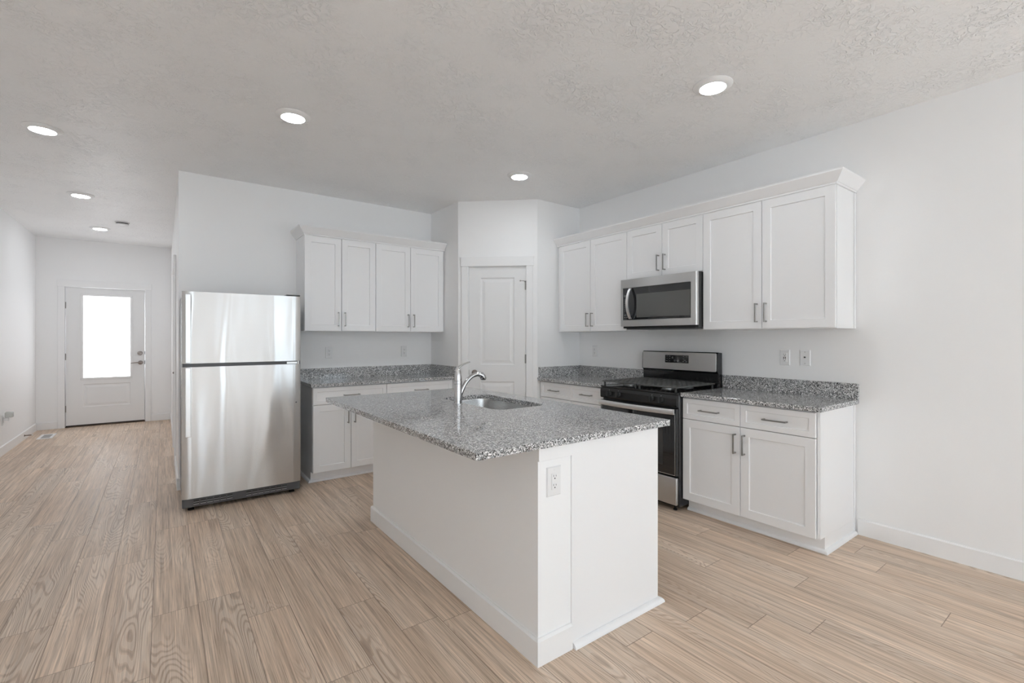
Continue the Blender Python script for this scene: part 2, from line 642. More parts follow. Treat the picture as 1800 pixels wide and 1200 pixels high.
# wall behind the camera with its two openings
m = MB()
xs = XL
for (wx0, wx1, wz0, wz1) in sorted(WINDOWS):
    m.box(xs, wx0, YB0 - T, YB0, 0, ZC)
    m.box(wx0, wx1, YB0 - T, YB0, wz1, ZC)
    if wz0 > .01:
        m.box(wx0, wx1, YB0 - T, YB0, 0, wz0)
    xs = wx1
m.box(xs, XR, YB0 - T, YB0, 0, ZC)
struct('wall_behind', m, M['wall'])

# pantry diagonal wall, local frame: x along s from corner P to corner Q, front faces -y
DA = math.atan2(YQ - YP, XQ - XP)
DL = math.hypot(XQ - XP, YQ - YP)
PD0, PD1, PDZ = .112, .734, 2.096
m = MB().box(0, PD0, 0, T, 0, ZC).box(PD1, DL, 0, T, 0, ZC).box(PD0, PD1, 0, T, PDZ, ZC)
struct('wall_pantry_diagonal', m, M['wall'], loc=(XP, YP, 0), rotz=DA)

# window joinery behind the camera
def window_unit(idx, wx0, wx1, wz0, wz1, split, place=None):
    m = MB()
    f = .06
    y0, y1 = YB0 - .09, YB0 - .03
    m.box(wx0, wx0 + f, y0, y1, wz0, wz1).box(wx1 - f, wx1, y0, y1, wz0, wz1)
    m.box(wx0 + f, wx1 - f, y0, y1, wz0, wz0 + f).box(wx0 + f, wx1 - f, y0, y1, wz1 - f, wz1)
    for k in range(1, split):
        xm = wx0 + (wx1 - wx0) * k / split
        m.box(xm - .04, xm + .04, y0, y1, wz0 + f, wz1 - f)
    w = struct('window_%d' % idx, m, M['trim'], 'white framed window behind the camera')
    if place:
        w.matrix_world = place
    c = MB()
    c.box(wx0 - .09, wx0, YB0, YB0 + .018, max(wz0 - .09, 0), wz1 + .09).box(wx1, wx1 + .09, YB0, YB0 + .018, max(wz0 - .09, 0), wz1 + .09)
    c.box(wx0, wx1, YB0, YB0 + .018, wz1, wz1 + .09)
    if wz0 > .5:
        c.box(wx0, wx1, YB0, YB0 + .018, wz0 - .09, wz0)
    obj('window_casing', c, M['trim'], w)
for i, (a, b, c, d) in enumerate(WINDOWS):
    window_unit(i + 1, a, b, c, d, 1)
# side windows reuse the same unit: local x along the wall, room on local +y
for i, (side_, a, b, c, d) in enumerate(ADDED_SIDEWIN):
    if side_ == 'left':
        pl = Matrix.Translation((XL - YB0, 0, 0)) @ Matrix.Identity(4)
        pl = Matrix(((0, 1, 0, XL - YB0), (-1, 0, 0, a + b), (0, 0, 1, 0), (0, 0, 0, 1)))
        window_unit(i + 5, a, b, c, d, 2, pl)
    else:
        pl = Matrix(((0, -1, 0, XR + YB0), (1, 0, 0, 0), (0, 0, 1, 0), (0, 0, 0, 1)))
        window_unit(i + 5, a, b, c, d, 2, pl)

# ---------------------------------------------------------------- baseboards
def baseboard(name, p0, p1, h=.108, t=.013):
    """runs p0 -> p1 in plan with the room on the left-hand side"""
    d = Vector((p1[0] - p0[0], p1[1] - p0[1], 0))
    L_ = d.length
    prof = [(0, 0), (t, 0), (t, h - .007), (t - .006, h), (0, h)]
    m = MB().loft([[(0, y, z) for y, z in prof], [(L_, y, z) for y, z in prof]])
    return struct(name, m, M['trim'], loc=(p0[0], p0[1], 0), rotz=math.atan2(d.y, d.x))
g = .001
baseboard('baseboard_right', (XR - g, YB0 + .02), (XR - g, 1.165))
baseboard('baseboard_left', (XL + g, YE - .015), (XL + g, YB0 + .02))
baseboard('baseboard_hall_end_left', (FD0 - .08, YE - g), (XL + .016, YE - g))
baseboard('baseboard_hall_end_right', (XH - .016, YE - g), (FD1 + .078, YE - g))
baseboard('baseboard_hall_right_far', (XH - g, HD1 + .082), (XH - g, YE - .016))
baseboard('baseboard_hall_right_near', (XH - g, YK + .0005), (XH - g, HD0 - .082))
baseboard('baseboard_kitchen_back', (1.06, YK - g), (XH - .014, YK - g))
baseboard('baseboard_behind', (XL + .02, YB0 + g), (-1.3, YB0 + g))

# ================================================================= doors
def hinge(parent, x, z, y=-.004, h=.095, mat=None):
    m = MB()
    m.lathe([(.0055, 0), (.0055, h)], 12, (x, y - .004, z - h / 2))
    m.box(x - .014, x - .001, y + .002, y + .004, z - h / 2, z + h / 2)
    return obj('hinge', m, mat or M['nickel'], parent, smooth=40)

# front door (door_1): local origin at left bottom of the leaf, faces -y
dw, dh = FD1 - FD0 - .014, FDZ - .022
gx0, gx1, gz0, gz1 = .19, .745, .70, 1.94
m = MB()
def front_leaf(mb, w, h, t):
    bm = mb.bm
    def face(pts):
        bm.faces.new([bm.verts.new(p) for p in pts])
    px0, px1 = gx0, gx1
    hz = [(.262, .605), (gz0, gz1)]
    face(rect_loop(0, px0, 0, h, 0)); face(rect_loop(px1, w, 0, h, 0))
    zz = 0
    for a, b in hz:
        face(rect_loop(px0, px1, zz, a, 0)); zz = b
    face(rect_loop(px0, px1, zz, h, 0))
    prev = rect_loop(px0, px1, .262, .605, 0)
    for ins, dep in RAISED:
        cur = rect_loop(px0 + ins, px1 - ins, .262 + ins, .605 - ins, dep)
        for j in range(4):
            face([prev[j], prev[(j + 1) % 4], cur[(j + 1) % 4], cur[j]])
        prev = cur
    face(prev)
    a, b = rect_loop(px0, px1, gz0, gz1, 0), rect_loop(px0, px1, gz0, gz1, t)
    for j in range(4):
        face([a[j], a[(j + 1) % 4], b[(j + 1) % 4], b[j]])
    a, b = rect_loop(0, w, 0, h, 0), rect_loop(0, w, 0, h, t)
    for j in range(4):
        face([a[j], a[(j + 1) % 4], b[(j + 1) % 4], b[j]])
    face(rect_loop(0, px0, 0, h, t)); face(rect_loop(px1, w, 0, h, t))
    face(rect_loop(px0, px1, 0, gz0, t)); face(rect_loop(px0, px1, gz1, h, t))
    bmesh.ops.remove_doubles(bm, verts=bm.verts, dist=1e-6)
front_leaf(m, dw, dh - .012, .045)
d1 = struct('door_1', m, M['door'], 'white front door with tall frosted pane at the hall end', loc=(FD0 + .007, YE + .012, .028))
m = MB()
k = .028
for (a, b, c, d_) in ((gx0 - k, gx1 + k, gz1 - .004, gz1 + k), (gx0 - k, gx1 + k, gz0 - k, gz0 + .004), (gx0 - k, gx0 + .004, gz0 + .004, gz1 - .004), (gx1 - .004, gx1 + k, gz0 + .004, gz1 - .004)):
    m.box(a, b, -.011, 0, c, d_, .004)
obj('pane_frame', m, M['door'], d1)
obj('frosted_pane', MB().box(gx0, gx1, .018, .026, gz0, gz1), M['pane'], d1)
for z in (1.787, 1.023, .25):
    hinge(d1, 0, z)
def rose(mb, x, z, r, th=.012):
    mb.lathe([(r, 0), (r, -th * .6), (r * .82, -th), (0, -th)], 28, (x, 0, z), 'y')
m = MB(); rose(m, .862, 1.062, .033, .02); m.lathe([(.016, -.02), (.014, -.027), (0, -.028)], 20, (.862, 0, 1.062), 'y')
obj('deadbolt', m, M['lever'], d1, smooth=40)
m = MB(); rose(m, .868, .912, .032, .014)
m.tube([(.868, -.012, .912), (.868, -.05, .912)], .011)
m.tube([(.873, -.052, .912), (.83, -.054, .914), (.79, -.052, .912), (.752, -.048, .906)], [.012, .0095, .008, .006])
obj('door_lever', m, M['lever'], d1, smooth=50)
for za, zb in ((.885, .94), (1.04, 1.09)):
    obj('strike_plate', MB().box(dw - .002, dw + .0045, -.006, .0, za, zb), M['blackplastic'], d1)
obj('door_sweep', MB().box(.002, dw - .002, .0, .045, -.014, -.001), M['dark'], d1)
struct('trim_1', MB().box(FD0, FD1, YE - .004, YE + .08, 0, .011), M['brownmetal'], 'dark threshold strip under the front door')

def casing(name, x0, x1, ztop, w=.075, t=.018, head=.098, over=.008, jamb=None, **kw):
    """flat casing around an opening, local frame facing -y"""
    m = MB()
    m.box(x0 - w, x0 - .002, -t, -.001, 0, ztop, .0015)
    m.box(x1 + .002, x1 + w, -t, -.001, 0, ztop, .0015)
    m.box(x0 - w - over, x1 + w + over, -t - .005, -.001, ztop, ztop + head, .0015)
    if jamb:
        m.box(x0 - .0015, x0 + .004, -.001, jamb, 0, ztop - .006)
        m.box(x1 - .004, x1 + .0015, -.001, jamb, 0, ztop - .006)
        m.box(x0, x1, -.001, jamb, ztop - .006, ztop)
    return struct(name, m, M['trim'], **kw)
casing('trim_2', FD0, FD1, FDZ - .004, label='white flat casing around the front door', loc=(0, YE, 0))
struct('hall_end_backing', MB().box(XL - .05, XH + .05, YE + T + .01, YE + T + .05, -.1, ZC), M['wall'])  # unseen slab outside the hall end wall, backing the front door opening

# pantry door (door_2)
pdw = PD1 - PD0 - .010
m = MB()
panel_slab(m, pdw, PDZ - .018, .035, [(.125, .49, .22, .855), (.125, .49, 1.035, 1.965)], RAISED, x=0, z=0)
cs, sn = math.cos(DA), math.sin(DA)
def diag(s, n, z):
    return (XP + s * cs - n * sn, YP + s * sn + n * cs, z)
d2 = struct('door_2', m, M['door'], 'white two panel pantry door in the angled corner', loc=diag(PD0 + .005, .008, .010), rotz=DA)
for z in (1.88, 1.10, .25):
    hinge(d2, pdw + .003, z, y=-.006)
m = MB(); m.tube([(pdw - .002, -.014, 1.915), (pdw - .02, -.03, 1.925), (pdw - .055, -.03, 1.925)], .0035, 8)
m.lathe([(.008, 0), (.008, -.008)], 14, (pdw - .055, -.028, 1.925), 'y')
obj('hinge_stop', m, M['nickel'], d2, smooth=40)
m = MB(); rose(m, .062, .95, .031, .013)
m.tube([(.062, -.012, .95), (.062, -.048, .95)], .010)
m.tube([(.058, -.05, .95), (.10, -.052, .952), (.14, -.05, .950), (.168, -.046, .945)], [.012, .0095, .008, .006])
m.xform(Matrix.Identity(4))
obj('door_lever', m, M['lever'], d2, smooth=50)
obj('strike_plate', MB().box(-.0045, .002, -.006, 0, .925, .98), M['nickel'], d2)
casing('trim_3', PD0, PD1, PDZ, w=.072, head=.10, label='white flat casing around the pantry door', loc=(XP, YP, 0), rotz=DA, jamb=.03)

# hall closet door (door_3), seen edge-on: faces -x -> rotz -90deg
def wy(y):       # local x for a wall facing -x with origin at y=YE, growing towards the camera
    return YE - y
m = MB()
panel_slab(m, HD1 - HD0 - .01, HDZ - .018, .035, [(.13, .78, .22, .855), (.13, .78, 1.035, 1.965)], RAISED, x=0, z=0)
d3 = struct('door_3', m, M['door'], 'white closet door in the right hall wall', loc=(XH + .03, HD1 - .005, .01), rotz=-PI / 2)
m = MB(); rose(m, .84, .95, .031, .013); m.tube([(.84, -.012, .95), (.84, -.045, .95)], .01); m.tube([(.845, -.047, .95), (.80, -.05, .95), (.74, -.046, .946)], [.012, .009, .006])
obj('door_lever', m, M['lever'], d3, smooth=50)
casing('trim_4', wy(HD1), wy(HD0), HDZ, label='white flat casing around the closet door in the hall', loc=(XH, YE, 0), rotz=-PI / 2)

# ================================================================= cabinets
def bar_pull(parent, x, z, length, vertical, y, name='handle'):
    """square bar pull standing off a front at local y"""
    m = MB()
    s, so = .0045, .030
    if vertical:
        m.box(x - s, x + s, y - so - .008, y - so, z - length / 2, z + length / 2, .0008)
        for q in (-1, 1):
            zc = z + q * (length / 2 - .005)
            m.box(x - s, x + s, y - so, y - .0003, zc - s, zc + s)
    else:
        m.box(x - length / 2, x + length / 2, y - so - .008, y - so, z - s, z + s, .0008)
        for q in (-1, 1):
            xc = x + q * (length / 2 - .005)
            m.box(xc - s, xc + s, y - so, y - .0003, z - s, z + s)
    return obj(name, m, M['nickel'], parent)

DT = .020    # front thickness
def shaker(name, parent, x0, x1, z0, z1, fr=.058):
    m = MB()
    w, h = x1 - x0, z1 - z0
    panel_slab(m, w, h, DT - .0015, [(fr, w - fr, fr, h - fr)], SHAKER, x=x0, z=z0, y=-DT)
    return obj(name, m, M['cab'], parent)

def wall_cabinet(label, loc, rotz, w, z0, z1, depth, splits, pull_z=None, group=None, ext=(0, 0), name='wall_cabinet', pull=.137):
    """splits: local x seams of the doors incl. both ends"""
    t = thing(name, label, 'cabinet', (loc[0], loc[1], z0), rotz, 'white shaker wall cabinets')
    h = z1 - z0
    m = MB().carcass(-ext[0], w + ext[1], 0, depth, .0, h)
    obj('body', m, M['cab'], t)
    gp = .0022
    n = len(splits) - 1
    for i in range(n):
        d = shaker('door', t, splits[i] + gp, splits[i + 1] - gp, .004, h - .002)
        left = (i % 2 == 0)
        x = splits[i + 1] - .032 if left else splits[i] + .032
        bar_pull(d, x, (pull_z if pull_z else .118), pull, True, -DT)
    return t

GAPW = .002
ub = 'white shaker wall cabinets'
# left run (faces -y). carcass front y = 4.7145 + DT
LY = 4.7145 + DT
wall_cabinet('white two-door wall cabinet on the back wall, the one nearer the fridge', (1.0665, LY), 0, 1.7544 - 1.0665 - .001, 1.396, 2.305, YK - LY - GAPW,
             [0, .3431, .6869], ub and None, 'white two door wall cabinets on the back wall')
wall_cabinet('white two-door wall cabinet on the back wall, the one beside the pantry', (1.7544, LY), 0, 2.5357 - 1.7544, 1.396, 2.305, YK - LY - GAPW,
             [0, .384, .7813], None, 'white two door wall cabinets on the back wall', ext=(0, .0115))
# right run (faces -x): local x = y_left - y
RX = 3.4563 + DT
def rcab(label, ya, ys, yb, z0, **kw):
    return wall_cabinet(label, (RX, ya), -PI / 2, ya - yb, z0, 2.318, XR - RX - GAPW, [0, ya - ys, ya - yb], **kw)
rcab('white two-door wall cabinet between the pantry corner and the microwave', 3.793, 3.3349, 2.8720, 1.396, ext=(.038, 0))
rcab('short white two-door wall cabinet directly above the microwave', 2.8710, 2.4878, 2.1060, 1.8644, pull_z=.118)
rcab('large white two-door wall cabinet at the open end of the row, past the microwave', 2.1050, 1.6463, 1.1830, 1.396)
# scribe strip at the exposed end of the big cabinet is part of it
big = [o for o in col.objects if o.get('label', '').startswith('large white two-door')][0]
obj('end_strip', MB().box(.923, .928, XR - RX - .03, XR - RX - .004, 0, .922 - .002), M['cab'], big)

def crown(name, label, loc, rotz, w, depth, z, ends):
    prof = [(0, 0), (.008, 0), (.008, .012), (.013, .014), (.058, .070), (.058, .080), (0, .080)]
    t = []
    for o_, zz in prof:
        x0 = -o_ if ends[0] else 0
        x1 = w + (o_ if ends[1] else 0)
        path = []
        if ends[0]:
            path.append((x0, depth, zz))
        path += [(x0, -o_, zz), (x1, -o_, zz)]
        if ends[1]:
            path.append((x1, depth, zz))
        t.append(path)
    n = len(t[0])
    loops = [[t[i][j] for i in range(len(prof))] for j in range(n)]
    m = MB().loft(loops)
    o = obj(name, m, M['cab'], loc=(loc[0], loc[1], z), rotz=rotz)
    return tag(o, label, 'crown molding')
crown('crown_molding', 'white crown molding on the cabinets between the fridge and the pantry', (1.0665, LY - DT), 0, 2.547 - 1.0665, YK - LY + DT - .002, 2.306, (True, False))
crown('crown_molding', 'long white crown molding on the cabinets above the stove and microwave', (RX - DT, 3.828), -PI / 2, 3.828 - 1.1815, XR - RX + DT - .002, 2.319, (False, True))

def base_cabinet(label, loc, rotz, w, depth, drawers, doors, zsplit, ext=(0, 0), end=None, drawer_pull=.15, toe=.1, dfr=.036):
    t = thing('base_cabinet', label, 'cabinet', (loc[0], loc[1], 0), rotz, 'white shaker base cabinets')
    top = .883
    m = MB().carcass(-ext[0], w + ext[1], 0, depth, toe, top)
    obj('body', m, M['cab'], t)
    m = MB().box(-ext[0], w + ext[1], .065, depth, .0005, toe - .0005)
    obj('toe_kick', m, M['cab'], t)
    gp = .0022
    for i in range(len(drawers) - 1):
        d = shaker('drawer', t, drawers[i] + gp, drawers[i + 1] - gp, zsplit + gp, .873, dfr)
        bar_pull(d, (drawers[i] + drawers[i + 1]) / 2, (zsplit + .873) / 2, drawer_pull, False, -DT)
    for i in range(len(doors) - 1):
        d = shaker('door', t, doors[i] + gp, doors[i + 1] - gp, toe, zsplit - gp)
        x = doors[i + 1] - .032 if i % 2 == 0 else doors[i] + .032
        bar_pull(d, x, zsplit - .118, .137, True, -DT)
    return t

def quarter_round(parent, pts, r=.022, name='shoe_molding', mat=None):
    """path pts in plan, molding grows to the right-hand side of travel"""
    prof = [(0, 0), (r, 0)] + [(r * math.cos(a), r * math.sin(a)) for a in [PI / 2 * k / 6 for k in range(1, 6)]] + [(0, r)]
    loops = []
    P = [Vector((p[0], p[1])) for p in pts]
    for i, p in enumerate(P):
        def nrm(a, b):
            d = (b - a).normalized()
            return Vector((d.y, -d.x))
        if i == 0:
            nn = nrm(P[0], P[1])
        elif i == len(P) - 1:
            nn = nrm(P[-2], P[-1])
        else:
            n1, n2 = nrm(P[i - 1], p), nrm(p, P[i + 1])
            nn = (n1 + n2) / (1 + n1.dot(n2))
        loops.append([(p.x + nn.x * a, p.y + nn.y * a, b + .0006) for a, b in prof])
    return obj(name, MB().loft(loops), mat or M['cab'], parent, smooth=35)

# left base run
BY = 4.5051 + DT
c1 = base_cabinet('white base cabinet beside the fridge with one wide drawer over two doors', (1.0904, BY), 0, .6975, YK - BY - GAPW,
                  [0, .6975], [0, .3453, .6975], .716)
quarter_round(c1, [(0, YK - BY - .03), (0, .065), (.6975, .065)][::1])
c2 = base_cabinet('white base cabinet on the back wall, between the fridge side unit and the pantry', (1.7889, BY), 0, XP - .004 - 1.7889, YK - BY - GAPW,
                  [0, .74], [0, .37, .74], .716)
quarter_round(c2, [(0, .065), (XP - .004 - 1.7889, .065)])
# right base run
BX = 3.2037 + DT
c3 = base_cabinet('white base cabinet in the corner between the pantry and the stove', (BX, 3.828), -PI / 2, 3.828 - 2.902, XR - BX - GAPW,
                  [.012, .463, .9245], [.012, .463, .9245], .716, drawer_pull=.14)
quarter_round(c3, [(0, .065), (3.828 - 2.902, .065)])
c4 = base_cabinet('white base cabinet with exposed side panel beside the stove, two drawers over two doors', (BX, 2.121), -PI / 2, 2.121 - 1.184, XR - BX - GAPW,
                  [.0, .4487, .919], [.0, .4487, .919], .716)
wE = 2.121 - 1.184
quarter_round(c4, [(0, .065), (wE, .065), (wE + .0, .065), (wE + .0005, XR - BX - .014)][0:2] + [(wE, XR - BX - .016)])
obj('end_strip', MB().box(wE, wE + .005, XR - BX - .032, XR - BX - .006, .0225, .883), M['cab'], c4)

# ================================================================= countertops
CT0, CT1 = .884, .914
def gran(name, label, mb, **kw):
    o = obj(name, mb, M['granite'], bevel=.0022, **kw)
    return tag(o, label, 'countertop')
o = gran('countertop', 'speckled grey granite countertop between the fridge and pantry', MB().box(1.0697, XP - .002, 4.4781, YK - .002, CT0, CT1))
obj('backsplash', MB().box(1.0697, XP - .002, YK - .022, YK - .002, CT1 + .0003, 1.022).box(XP - .022, XP - .002, 4.445, YK - .0225, CT1 + .0003, 1.022), M['granite'], o)
o = gran('countertop', 'speckled grey granite countertop in the corner between the pantry and the stove', MB().box(3.1738, XR - .002, 2.9005, YQ - .002, CT0, CT1))
obj('backsplash', MB().box(XR - .022, XR - .002, 2.9005, YQ - .002, CT1 + .0003, 1.022).box(3.190, XR - .0225, YQ - .022, YQ - .002, CT1 + .0003, 1.022), M['granite'], o)
o = gran('countertop', 'speckled grey granite countertop with an exposed end, under the cable plate', MB().box(3.1738, XR - .002, 1.1597, 2.1195, CT0, CT1))
obj('backsplash', MB().box(XR - .022, XR - .002, 1.1597, 2.1195, CT1 + .0003, 1.022), M['granite'], o)

# ================================================================= island
IX0, IX1, IY0, IY1 = .9145, 2.0873, 1.452, 3.426
SX0, SX1, SY0, SY1, SR = 1.555, 1.930, 2.232, 2.935, .075
def rr_point(cx, cy, hx, hy, r, ang):
    """point where a ray at ang leaves a rounded rectangle"""
    dx, dy = math.cos(ang), math.sin(ang)
    lo, hi = 0., 5.
    for _ in range(40):
        mid = (lo + hi) / 2
        px, py = abs(dx * mid), abs(dy * mid)
        qx, qy = px - (hx - r), py - (hy - r)
        inside = (px <= hx and py <= hy) and not (qx > 0 and qy > 0 and math.hypot(qx, qy) > r)
        if inside:
            lo = mid
        else:
            hi = mid
    return cx + dx * lo, cy + dy * lo
def sink_loop(off, angs, z, r=None):
    cx, cy = (SX0 + SX1) / 2, (SY0 + SY1) / 2
    return [(*rr_point(cx, cy, (SX1 - SX0) / 2 + off, (SY1 - SY0) / 2 + off, max((r or SR) + off, .01), a), z) for a in angs]
cx, cy = (SX0 + SX1) / 2, (SY0 + SY1) / 2
angs = sorted(set([2 * PI * k / 96 for k in range(96)] + [math.atan2(y - cy, x - cx) % (2 * PI) for x in (IX0, IX1) for y in (IY0, IY1)]))
def outer_loop(z):
    r = []
    for a in angs:
        dx, dy = math.cos(a), math.sin(a)
        ts = []
        if dx > 1e-9: ts.append((IX1 - cx) / dx)
        if dx < -1e-9: ts.append((IX0 - cx) / dx)
        if dy > 1e-9: ts.append((IY1 - cy) / dy)
        if dy < -1e-9: ts.append((IY0 - cy) / dy)
        tt = min(ts)
        r.append((cx + dx * tt, cy + dy * tt, z))
    return r
m = MB()
m.loft([outer_loop(CT1), sink_loop(0, angs, CT1), sink_loop(0, angs, CT0), outer_loop(CT0)], closed_path=True)
bmesh.ops.remove_doubles(m.bm, verts=m.bm.verts, dist=1e-5)
gran('countertop', 'large speckled grey granite top of the kitchen island', m)

# sink bowl
sk = thing('sink', 'undermount stainless steel sink sunk in the island top', 'sink', (0, 0, 0))
ang2 = [2 * PI * k / 96 for k in range(96)]
m = MB()
prof = [(.02, -.0008), (.004, -.0008), (.002, -.01), (-.002, -.17), (-.012, -.195), (-.035, -.205)]
m.loft([sink_loop(o_, ang2, CT0 + z_) for o_, z_ in prof] + [[(cx + (x - cx) * .12, cy + (y - cy) * .12, CT0 - .210) for x, y, z in sink_loop(-.035, ang2, 0)]], close_ends=False)
ob = obj('bowl', m, M['sinksteel'], sk, smooth=50)
md = ob.modifiers.new('thick', 'SOLIDIFY'); md.thickness = .0012; md.offset = -1
for p in ob.data.polygons: pass
m = MB().lathe([(.045, .001), (.043, .004), (.034, .002), (.0, -.006)], 32, (cx, cy, CT0 - .2098))
obj('drain', m, M['chrome'], sk, smooth=50)

# island base: half wall, cabinet block
isl = thing('kitchen_island', 'white kitchen island base with painted half wall and end panel', 'kitchen island', (1.228, 1.478, 0))
def L(x, y, z=0.):
    return (x - 1.228, y - 1.478, z)
ox, oy = 1.228, 1.478
obj('half_wall', MB().box(0, .185, 0, 3.353 - oy, .0005, .883), M['wall'], isl)
m = MB()
for (ya, yb) in ((1.484, 2.121), (2.122, 3.001), (3.002, 3.345)):
    c0, c1, d0, d1, t_ = .1855, 1.985 - ox, ya - oy, yb - oy, .018
    m.box(c0, c1, d0, d0 + t_, .10, .883).box(c0, c1, d1 - t_, d1, .10, .883).box(c0, c1, d0 + t_, d1 - t_, .10, .118).box(c0, c0 + t_, d0 + t_, d1 - t_, .118, .883)
obj('cabinet_body', m, M['cab'], isl)
obj('toe_kick', MB().box(.1855, 1.925 - ox, .006, 3.345 - oy, .0005, .0995), M['cab'], isl)
obj('end_panel', MB().box(1.411 - ox, 2.0115 - ox, -.006, .0055, .0005, .883, .001), M['cab'], isl)
obj('apron_board', MB().box(-.001, 1.4105 - ox, -.0085, -.0002, .828, .883, .001), M['trim'], isl)
obj('panel_stile', MB().box(1.4115 - ox, 1.452 - ox, -.0072, -.0062, .001, .838), M['cab'], isl)
# baseboard around the half wall
prof = [(.0002, 0), (.0145, 0), (.0145, .100), (.0065, .108), (.0002, .108)]
def off_path(o_, z_):
    return [(0 - o_, 3.353 - oy + 0., z_ + .0006), (0 - o_, -.0 - o_ * 1.15, z_ + .0006), (1.408 - ox, -.0 - o_ * 1.15, z_ + .0006)]
cols_ = [off_path(a, b) for a, b in prof]
m = MB().loft([[cols_[i][j] for i in range(5)] for j in range(3)])
obj('baseboard', m, M['trim'], isl)
m = MB().loft([[(x, y, z) for x, y, z in lp] for lp in [[(-a, 3.353 - oy, b + .0006) for a, b in prof], [(-a, 3.367 - oy, b + .0006) for a, b in prof]]])
obj('baseboard', m, M['trim'], isl)
quarter_round(isl, [(1.413 - ox, -.0074), (2.0115 - ox, -.0074), (2.0115 - ox, .0055)], r=.024)
# cabinet fronts on the stove side of the island (local frame rotated: face +x)
def side_front(name, y0, y1, z0, z1, pull, vert):
    fr = .05
    m = MB()
    w, h = y1 - y0, z1 - z0
    panel_slab(m, w, h, DT - .0015, [(fr, w - fr, fr, h - fr)], SHAKER, x=0, z=0, y=0)
    m.xform(Matrix.Translation((1.985 - ox + DT, y0 - oy, z0)) @ Matrix.Rotation(PI / 2, 4, 'Z'))
    o = obj(name, m, M['cab'], isl)
    b = MB()
    X = 1.985 - ox + DT
    if vert:
        yy = pull - oy
        b.box(X + .03, X + .038, yy - .0045, yy + .0045, .47, .607)
        for zz in (.475, .602): b.box(X + .0003, X + .03, yy - .0045, yy + .0045, zz - .0045, zz + .0045)
    else:
        yy = (y0 + y1) / 2 - oy
        zc = (z0 + z1) / 2
        b.box(X + .03, X + .038, yy - .07, yy + .07, zc - .0045, zc + .0045)
        for q in (-.065, .065): b.box(X + .0003, X + .03, yy + q - .0045, yy + q + .0045, zc - .0045, zc + .0045)
    obj('handle', b, M['nickel'], o)
for (ya, yb) in ((1.50, 2.12), (2.124, 3.00)):
    ym = (ya + yb) / 2
    side_front('door', ya, ym - .002, .10, .712, ym - .034, True)
    side_front('door', ym + .002, yb, .10, .712, ym + .034, True)
    side_front('drawer', ya, yb, .717, .873, None, False)
side_front('drawer', 3.004, 3.34, .717, .873, None, False)
side_front('door', 3.004, 3.34, .10, .712, 3.04, True)

# faucet
fc = thing('faucet', 'chrome single lever kitchen faucet standing beside the island sink', 'faucet', (1.497, 2.593, CT1 + .0005))
m = MB().lathe([(.029, 0), (.029, .004), (.0255, .006), (.0250, .012), (.0250, .128), (.0262, .130), (.0262, .146), (.025, .148)], 36, (0, 0, 0))
obj('body', m, M['chrome'], fc, smooth=30)
m = MB().lathe([(.0245, .1485), (.0245, .160), (.0225, .185), (.018, .208), (.012, .224), (.0, .232)], 36, (0, 0, 0))
hd = obj('cap', m, M['chrome'], fc, smooth=40)
m = MB().tube([(-.012, 0, .205), (-.002, 0, .226), (.018, 0, .240), (.045, 0, .251), (.072, 0, .260), (.088, 0, .264)], [.014, .0125, .0085, .0065, .006, .005], 14, .8)
obj('lever', m, M['chrome'], fc, smooth=60)
sp = []
rad = []
for i in range(21):
    t = i / 20
    P0, P1, P2, P3 = Vector((.012, 0, .045)), Vector((.040, 0, .120)), Vector((.085, 0, .185)), Vector((.155, 0, .182))
    p = P0 * (1 - t) ** 3 + P1 * 3 * t * (1 - t) ** 2 + P2 * 3 * t * t * (1 - t) + P3 * t ** 3
    sp.append(tuple(p)); rad.append(.0145 - .0015 * math.sin(PI * t))
m = MB().tube(sp, rad, 18)
s_ = obj('spout', m, M['chrome'], fc, smooth=60)
m = MB().tube([(.148, 0, .183), (.162, 0, .181), (.178, 0, .175), (.188, 0, .164), (.192, 0, .150), (.191, 0, .143)], [.0135, .0165, .0195, .0205, .0195, .0165], 20)
obj('spray_head', m, M['chrome'], s_, smooth=60)
m = MB().lathe([(.016, 0), (.0, -.001)], 20, (.191, 0, .1425))
obj('spray_face', m, M['darkgrey'], s_)

# ================================================================= outlets
def outlet(label, loc, rotz, group=None, usb=False, name='wall_outlet', w=.072, h=.118):
    t = thing(name, label, 'outlet', loc, rotz, group or 'white power outlets')
    m = MB()
    lo = [rect_loop(-w / 2, w / 2, -h / 2, h / 2, -.0005), rect_loop(-w / 2, w / 2, -h / 2, h / 2, -.002), rect_loop(-w / 2 + .004, w / 2 - .004, -h / 2 + .004, h / 2 - .004, -.0065)]
    m.loft(lo)
    p = obj('cover_plate', m, M['plate'], t)
    for z in (-.048, .048):
        obj('screw', MB().lathe([(.003, -.0066), (.003, -.0074), (0, -.0075)], 12, (0, 0, z), 'y'), M['plate'], p)
    r = obj('receptacle', MB().box(-.0165, .0165, -.0095, -.0067, -.0335, .0335, .001), M['plate'], t)
    m = MB()
    for zc in (-.019, .019):
        m.box(-.0078, -.0058, -.0099, -.0096, zc + .001, zc + .0095)
        m.box(.0058, .0078, -.0099, -.0096, zc + .001, zc + .008)
        m.lathe([(.003, -.0096), (.003, -.0099)], 12, (0, 0, zc - .006), 'y')
    if usb:
        m.box(-.0085, -.0035, -.0099, -.0096, -.009, .005)
        m.box(.0035, .0085, -.0099, -.0096, -.009, .005)
    obj('slots', m, M['slot'], r)
    return t
og = None
o1 = outlet('white wall outlet over the back counter, the one nearer the fridge', (1.380, YK - .0005, 1.180), 0)
dup(o1, (2.208, YK - .0005, 1.180), 0, 'white wall outlet over the back counter, the one nearer the pantry')
dup(o1, (XR - .0005, 3.594, 1.187), -PI / 2, 'white wall outlet over the short counter between pantry corner and stove')
outlet('white wall outlet with dark charging ports beside the cable plate', (XR - .0005, 1.634, 1.184), -PI / 2, usb=True)
